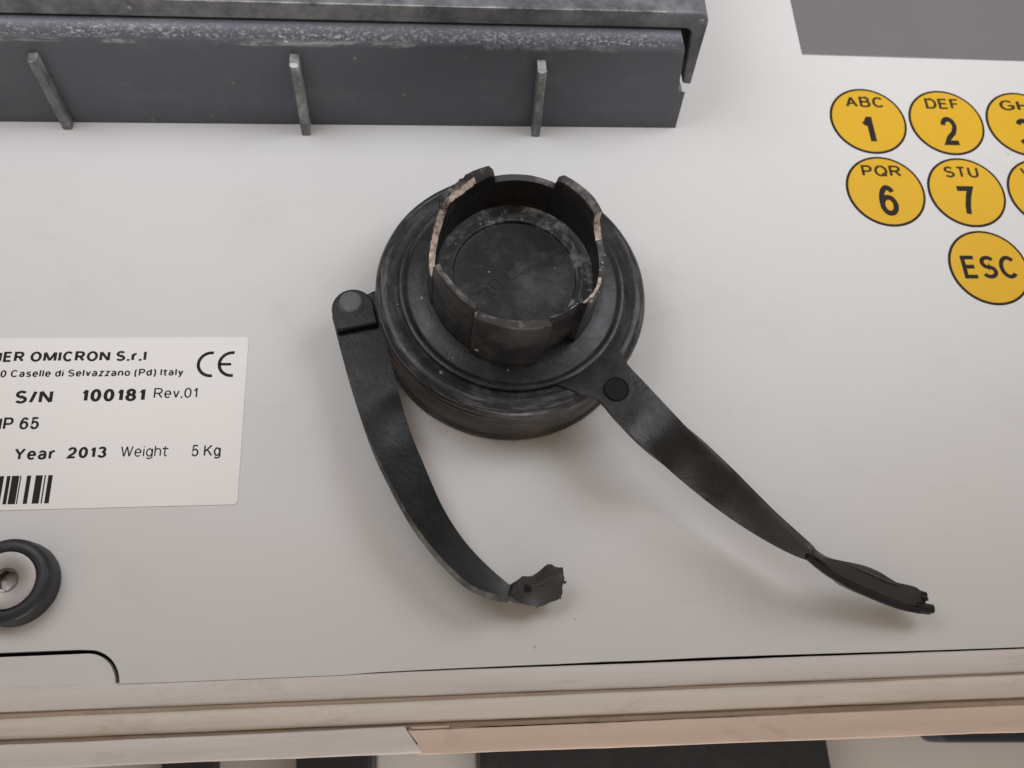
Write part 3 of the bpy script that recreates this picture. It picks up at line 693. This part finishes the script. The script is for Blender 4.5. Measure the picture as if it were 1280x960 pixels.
# castellated crown: height and radius follow the angle
TAB, GAP = 29.4, 26.3
keys_ = [  # angle, outer radius, top outer, top inner, inner radius, torn
    (-180, 15.3, 21.5, 21.2, 13.9, 1), (-172, 15.3, 22.6, 22.0, 13.9, 1), (-164, 15.3, 24.4, 23.8, 13.9, 1),
    (-163.5, 15.15, 28.6, 28.9, 13.9, 0), (-150, 15.15, 30.0, 30.3, 13.9, 0), (-136, 15.15, 29.9, 30.2, 13.9, 0), (-123.4, 15.1, 29.6, 29.9, 13.9, 0),
    (-122.9, 15.1, 28.0, 27.4, 13.9, 1), (-122.0, 15.1, 27.9, 27.3, 13.9, 1), (-121.6, 15.75, 28.2, 27.6, 13.8, 0), (-100, 15.75, 28.9, 28.3, 13.8, 0), (-80, 15.75, 28.9, 28.3, 13.8, 0), (-74.2, 15.75, 28.4, 28.0, 13.8, 0),
    (-73.8, 14.1, 27.7, 27.9, 13.4, 0), (-66, 14.0, 27.5, 27.5, 13.4, 0), (-56, 14.0, 27.6, 27.3, 13.4, 1), (-49.5, 14.0, 27.7, 27.2, 13.4, 1),
    (-49.0, 15.35, 29.4, 27.5, 13.9, 2), (-43, 15.35, 28.8, 27.2, 13.9, 2), (-36, 15.3, 27.2, 26.2, 13.9, 2), (-26, 15.3, 25.2, 24.6, 13.9, 2), (-14, 15.3, 23.5, 23.3, 13.9, 0), (-4, 15.3, 22.6, 23.0, 13.9, 0), (6, 15.3, 23.2, 23.4, 13.9, 0), (14, 15.3, 24.2, 24.0, 13.9, 1), (19, 15.3, 25.6, 25.0, 13.9, 1),
    (22.5, 15.4, 26.6, 26.4, 13.9, 1), (23.5, 15.5, 29.0, 28.4, 13.9, 0), (34, 15.5, TAB+0.2, 28.9, 13.9, 0), (48, 15.5, TAB, 28.9, 13.9, 0), (58.5, 15.5, TAB-0.1, 29.0, 13.9, 0), (61.6, 15.5, 28.2, 28.0, 13.9, 0),
    (62.0, 15.4, GAP, GAP-0.1, 13.9, 0), (80, 15.4, GAP+0.05, GAP-0.1, 13.9, 0), (104.6, 15.4, GAP, GAP-0.2, 13.9, 0),
    (105.1, 15.5, 28.2, 27.6, 13.9, 0), (108.5, 15.5, TAB+0.2, 28.4, 13.9, 0), (120, 15.5, TAB+0.3, 27.8, 13.8, 2), (132, 15.5, TAB, 27.2, 13.8, 2), (145, 15.5, 29.7, 28.2, 13.8, 2), (149, 15.5, 29.5, 27.6, 13.9, 2),
    (150.0, 15.4, 27.0, 26.6, 13.9, 1), (156, 15.3, 25.2, 24.8, 13.9, 1), (164, 15.3, 23.4, 23.0, 13.9, 1), (172, 15.3, 22.0, 21.8, 13.9, 1), (180, 15.3, 21.5, 21.2, 13.9, 1)]
samples = []
for (a0, *p0), (a1, *p1) in zip(keys_[:-1], keys_[1:]):
    ns = max(1, int((a1-a0)/1.2))
    for k in range(ns):
        t = k/ns; q = [u+(w_-u)*t for u, w_ in zip(p0, p1)]; q[4] = p0[4]; samples.append((a0+(a1-a0)*t, *q))
v, f, fm = [], [], []
lay = 9
for ang_, ro, zo, zi, ri, torn in samples:
    a = math.radians(ang_); ca2, sa2 = math.cos(a), math.sin(a)
    jag = (0.35*noise.noise((ang_*0.35, 1.3, 0))+0.22*noise.noise((ang_*1.1, 4.2, 0))) if torn else 0.04*noise.noise((ang_*0.3, 8, 0))
    zo += jag; zi += jag*0.6 + ((0.9 if torn == 2 else 0.25)*noise.noise((ang_*0.45, 9, 2)) if torn else 0)
    rw = 0.05*noise.noise((ang_*0.08, 2, 2)) + (0.16*noise.noise((ang_*0.5, 6, 1)) if torn else 0)
    pts_ = [(ro+0.12, 14.55), (ro+0.02, 15.2), (ro-0.05, 20), (ro-0.02+rw, zo-0.35), (ro-0.22+rw, zo), ((ro+ri)/2+rw, (zo+zi)/2 + (0.2*noise.noise((ang_*0.9, 3, 7)) if torn else 0.03)), (ri+0.15-rw*0.6, zi), (ri, zi-0.35), (ri-0.15, 18.2)]
    for r, z in pts_: v.append((C[0]+r*ca2, C[1]+r*sa2, z))
ns = len(samples)
for i in range(ns):
    j = (i+1) % ns
    for k in range(lay-1):
        f.append((i*lay+k, j*lay+k, j*lay+k+1, i*lay+k+1))
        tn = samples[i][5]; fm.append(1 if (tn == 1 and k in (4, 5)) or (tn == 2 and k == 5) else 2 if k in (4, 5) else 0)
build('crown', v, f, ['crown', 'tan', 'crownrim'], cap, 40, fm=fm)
# crumbs of grit caught on the crown and the floor
for (a, r, z, s) in ((-2, 14.6, 23.2, 0.42), (3, 15.1, 23.6, 0.32), (-8, 14.2, 23.2, 0.36), (152, 14.5, 26.9, 0.5), (120, 11.6, 18.4, 0.45), (112, 11.3, 18.4, 0.3), (150, 11.9, 18.4, 0.3), (170, 4.6, 17.5, 0.35), (12, 7.5, 17.5, 0.3), (-170, 20.9, 13.7, 0.3), (-160, 17.8, 14.55, 0.28), (-128, 18.2, 14.5, 0.33), (-96, 16.9, 14.75, 0.3), (40, 12.2, 18.4, 0.25), (205, 5.2, 17.5, 0.25)):
    bm = bmesh.new(); bmesh.ops.create_icosphere(bm, subdivisions=1, radius=s*0.55)
    x, y = C[0]+r*math.cos(math.radians(a)), C[1]+r*math.sin(math.radians(a))
    vv = [(x+q.co.x*(0.7+0.5*random.random()), y+q.co.y*(0.7+0.5*random.random()), z+q.co.z*0.6) for q in bm.verts]
    ff = [tuple(q.index for q in p.verts) for p in bm.faces]; bm.free()
    build('grit_crumb', vv, ff, 'grit', cap, 60)
# ear at the left that carries the strap's pin
pl = [pz(x, y, 4.5)[:2] for x, y in ((452, 372), (476, 361), (492, 400), (470, 412))]
v, f = prism([tuple(q) for q in pl], 0.02, 5.2); build('strap_ear', v, f, 'cap', cap, smooth=0, bevel=0.5)

# ---- strap that leaves the ring at the lower right
def ribbon(Lp, Rp, zs, W, high='L', cols=5, curl=0.0):
    rows = []
    for (lx, ly), (rx, ry), z, w in zip(Lp, Rp, zs, W if isinstance(W, list) else [W]*len(zs)):
        a, b = pz(lx, ly, z), pz(rx, ry, z); d = (a-b).length
        lo = z
        for _ in range(12):
            q = (a.xy-b.xy).length
            dz = math.sqrt(max(0, w*w-q*q)); lo = z-dz
            if high == 'L': b = pz(rx, ry, lo)
            else: a = pz(lx, ly, lo)
        rows.append((a, b))
    A = catmull([r[0] for r in rows], 5); B = catmull([r[1] for r in rows], 5)
    out = []
    for a, b in zip(A, B):
        out.append([a+(b-a)*(j/(cols-1)) for j in range(cols)])
    return out
Rp = [(757, 408), (771, 430), (783.3, 453.6), (803, 475), (838.7, 513), (878, 554.6), (917.9, 594), (957.4, 635.7), (997, 673), (1018.8, 693)]
Lp = [(672, 470), (712, 486), (745.7, 497), (767.5, 521), (807, 560.5), (850.6, 600), (898, 637.7), (941.6, 667), (981, 689), (1012.8, 703)]
zs = [13.3, 14.3, 14.75, 15.1, 15.5, 15.8, 15.6, 15.0, 14.2, 13.6]
rows = ribbon(Lp, Rp, zs, [8.2]*7+[7.4, 6.0, 4.4], 'R')
# clip: the first two sections lie flat on the ring
last = rows[-1]; zA, zB = last[-1].z, last[0].z
# torn end beyond the twist: lower crease, lit face and folded upper edge
sec = [((1012, 687.5), (1008, 692), (1003, 697)),
       ((1018.8, 694), (1016, 699), (1013.5, 703.5)),
       ((1036, 697.5), (1034, 708), (1034, 719)),
       ((1060, 702.5), (1062, 722), (1066, 737.5)),
       ((1087, 709), (1092, 733), (1096, 750)),
       ((1108, 720), (1113, 742), (1117, 758.5)),
       ((1124, 729), (1130, 747), (1132, 764)),
       ((1147, 734.5), (1147, 751), (1145, 766)),
       ((1151, 742), (1152, 754), (1153, 767)),
       ((1152.5, 749), (1158, 758), (1164, 768))]
zz = [(zA-0.3, zA-1.4, zB-0.3), (zA-0.2, (zA+zB)/2-0.2, zB-0.2), (11.4, 10.6, 10.0), (9.8, 8.8, 8.2), (8.4, 7.4, 6.8), (7.4, 6.4, 5.8), (6.6, 5.8, 5.2), (6.0, 5.2, 4.8), (5.7, 5.0, 4.7), (5.4, 4.8, 4.6)]
R3 = [[pz(*p, z) for p, z in zip(s_, z_)] for s_, z_ in zip(sec, zz)]
ca_ = [catmull([r[j] for r in R3], 4) for j in range(3)]
rows3 = []
for i in range(len(ca_[0])):
    a, b, c = ca_[0][i], ca_[1][i], ca_[2][i]
    row = catmull([a, b, c], 4); row = [p+Vector((0, 0, 0.10*noise.noise((i*0.3, k*0.5, 1)))) for k, p in enumerate(row)]
    rows3.append(row)
full, cut = combine(rows, [r[::-1] for r in rows3[9:]], 7, 3, 3, 4)
v, f, fm = loft(full, 1.0)
st = build('strap', v, f, ['strapcap', 'strapend'], cap, 60, fm=ribbon_faces(len(full), 7, cut, (0, 0), (1, 0)), bevel=0.15)
# dark lower crease and the folded lip on top of the torn tail
def tube(path, rad, name, mat, parent, n=8, flat=0.6):
    v, f = [], []
    for i, p in enumerate(path):
        t = (path[min(i+1, len(path)-1)]-path[max(i-1, 0)]).normalized()
        u = t.cross(Vector((0, 0, 1))).normalized(); w = u.cross(t)
        r = rad[i] if isinstance(rad, list) else rad
        for k in range(n):
            a = 2*math.pi*k/n; v.append(tuple(p+u*r*math.cos(a)+w*r*flat*math.sin(a)))
    for i in range(len(path)-1):
        for k in range(n): f.append((i*n+k, i*n+(k+1) % n, (i+1)*n+(k+1) % n, (i+1)*n+k))
    f += [tuple(range(n)), tuple(range((len(path)-1)*n, len(path)*n))]
    return build(name, v, f, mat, parent, 60)
low = catmull([pz(*p, z) for p, z in (((1008, 695), 13.3), ((1034, 715), 10.2), ((1066, 733), 8.3), ((1098, 747), 6.8), ((1125, 757), 5.6), ((1150, 763), 4.9))], 5)
tube(low, [0.35+0.42*math.sin(math.pi*(0.2+0.6*i/(len(low)-1))) for i in range(len(low))], 'crease_edge', 'strap', st)
fold = catmull([pz(*p, z) for p, z in (((1056, 703.5), 9.9), ((1074, 708.5), 9.1), ((1090, 714.5), 8.4), ((1108, 723.5), 7.6), ((1126, 731.5), 6.8))], 5)
tube(fold, [0.08+0.40*math.sin(math.pi*i/(len(fold)-1)) for i in range(len(fold))], 'folded_lip', 'strapcap', st)
tip = catmull([pz(*p, z) for p, z in (((1145, 757), 4.6), ((1156, 760), 4.5), ((1166, 761), 4.4))], 4)
tube(tip, [0.95, 0.95, 0.92, 0.9, 0.88, 0.86, 0.84, 0.8, 0.8], 'torn_tip', 'strap', st, 7, 0.8)
# round hole in the strap's root
hc = pz(771, 486, 15.2)
v, f = disc_cap([(2.25, hc.z-0.6), (2.2, hc.z+0.04), (2.05, hc.z+0.10), (1.98, hc.z+0.02), (1.9, hc.z-0.05)], (hc.x, hc.y), 40); build('strap_hole', v, f, ['hole'], st, 30)

# ================================================================== second strap, pinned at the left
pv = pz(439, 380, 9.5)
sb = thing('retaining_strap', 'curved black rubber strap with torn end pinned left of the cap', 'strap', (pv.x, pv.y, 0))
Lp = [(415.2, 395), (420.6, 418), (434, 468), (448, 514), (469, 565), (492, 610), (519, 656), (556, 702), (597, 736), (638, 745.6)]
Rp = [(472, 388), (475, 404), (487, 445), (498.5, 491), (512, 537), (531, 583), (551, 629), (576, 670), (606, 704), (636, 730)]
zs = [8.0, 8.0, 8.2, 8.6, 9.2, 9.8, 10.0, 9.6, 8.8, 8.0]
rows = ribbon(Lp, Rp, zs, 8.0, 'L')
rows_b = rows
# frayed end
topE = [(630, 726), (636, 730.5), (647.5, 725), (656, 722.5), (666, 721), (678, 714), (688.8, 708), (695, 712.5), (703.8, 715)]
midE = [(630, 735), (637, 738), (648, 739), (658, 741), (668, 741), (679, 738), (689, 733), (697, 731), (706, 727)]
botE = [(629, 744), (638, 745.6), (650, 753.8), (658, 756), (668, 758.2), (677, 758), (688, 753), (697, 750), (701.5, 746)]
zt, zm, zb = [3.5, 4.2, 6.2, 6.6, 6.8, 7.0, 6.8, 6.6, 6.4], [6.0, 5.6, 5.2, 5.4, 5.8, 5.6, 5.2, 4.9, 4.8], [7.8, 6.6, 4.8, 4.0, 3.8, 3.8, 3.8, 3.8, 3.8]
c3 = [catmull([pz(*p, z) for p, z in zip(e, q)], 3) for e, q in ((topE, zt), (midE, zm), (botE, zb))]
rows4 = []
for i in range(len(c3[0])):
    row = catmull([c3[0][i], c3[1][i], c3[2][i]], 5)
    e = i/(len(c3[0])-1)
    rows4.append([p+Vector((0.5*e*noise.noise((k*1.9, 4, 2)), 0.35*e*noise.noise((k*2.3, 1, 7)), 0.12*noise.noise((i*0.25, k*0.5, 6)))) for k, p in enumerate(row)])
full, cut = combine(rows_b, [r[::-1] for r in rows4[4:]], 7, 3, 2, 4)
v, f, fm = loft(full, 1.1)
s2 = build('strap', v, f, ['strap', 'strapedge', 'strapend'], sb, 60, fm=ribbon_faces(len(full), 7, cut, (0, 1), (2, 2)), bevel=0.12)
# raised pad with the rounded end
top = []
for k in range(17):
    a = math.radians(195-200*k/16); top.append((441.5+27.2*math.cos(a), 386-25.0*math.sin(a)))
pl = [(420.5, 413.5), (415.0, 396)]+top+[(472.8, 403.5)]
pp = [pz(x, y, 9.6) for x, y in pl]
v, f = prism([(q.x, q.y) for q in pp], 6.4, 9.6); pad = build('pin_pad', v, f, 'strap', sb, smooth=0, bevel=0.35)
pc = (pv.x, pv.y)
v, f = disc_cap([(2.5, 9.4), (2.3, 9.62), (2.15, 9.75), (2.1, 10.3), (1.95, 10.65), (1.6, 10.85), (0.8, 10.9)], pc, 28)
v = [(x+0.12*noise.noise((x*2, y*2, z)), y+0.12*noise.noise((x*2, y*2, z+5)), z+(0.22*noise.noise((x*1.3, y*1.3, 3)) if z > 10.5 else 0)) for x, y, z in v]
build('rivet', v, f, 'rivet', sb, 50)
v, f = disc_cap([(1.7, 0.05), (1.7, 7.0), (1.0, 7.0)], pc, 24); build('pin_post', v, f, 'cap', sb, 30)
ridge = catmull([pz(*p, z) for p, z in (((664, 731), 6.2), ((676, 728), 6.6), ((688, 722), 6.8), ((697, 717), 6.7), ((704.5, 715.5), 6.5))], 4)
tube(ridge, [0.12+0.26*math.sin(math.pi*i/(len(ridge)-1)) for i in range(len(ridge))], 'torn_flap', 'strapend', s2)
hc = pz(660, 735.6, 6.1)
v, f = disc_cap([(0.66, hc.z-0.8), (0.62, hc.z+0.02), (0.5, hc.z+0.05)], (hc.x, hc.y), 18); build('torn_hole', v, f, 'hole', s2, 30)
for (x, y, z, dx, dy) in ((671, 757.5, 3.6, 0.05, -0.3), (706, 728, 5.0, 0.3, 0.05), (699.5, 747, 3.6, 0.25, -0.2), (560, 705, 9.0, -0.35, -0.3)):
    p = pz(x, y, z); q = p+Vector((dx, dy, 0.1)); tube([p-Vector((dx, dy, 0))*0.5, p, q], [0.3, 0.24, 0.1], 'frayed_thread', 'strap', s2, 6, 0.8)
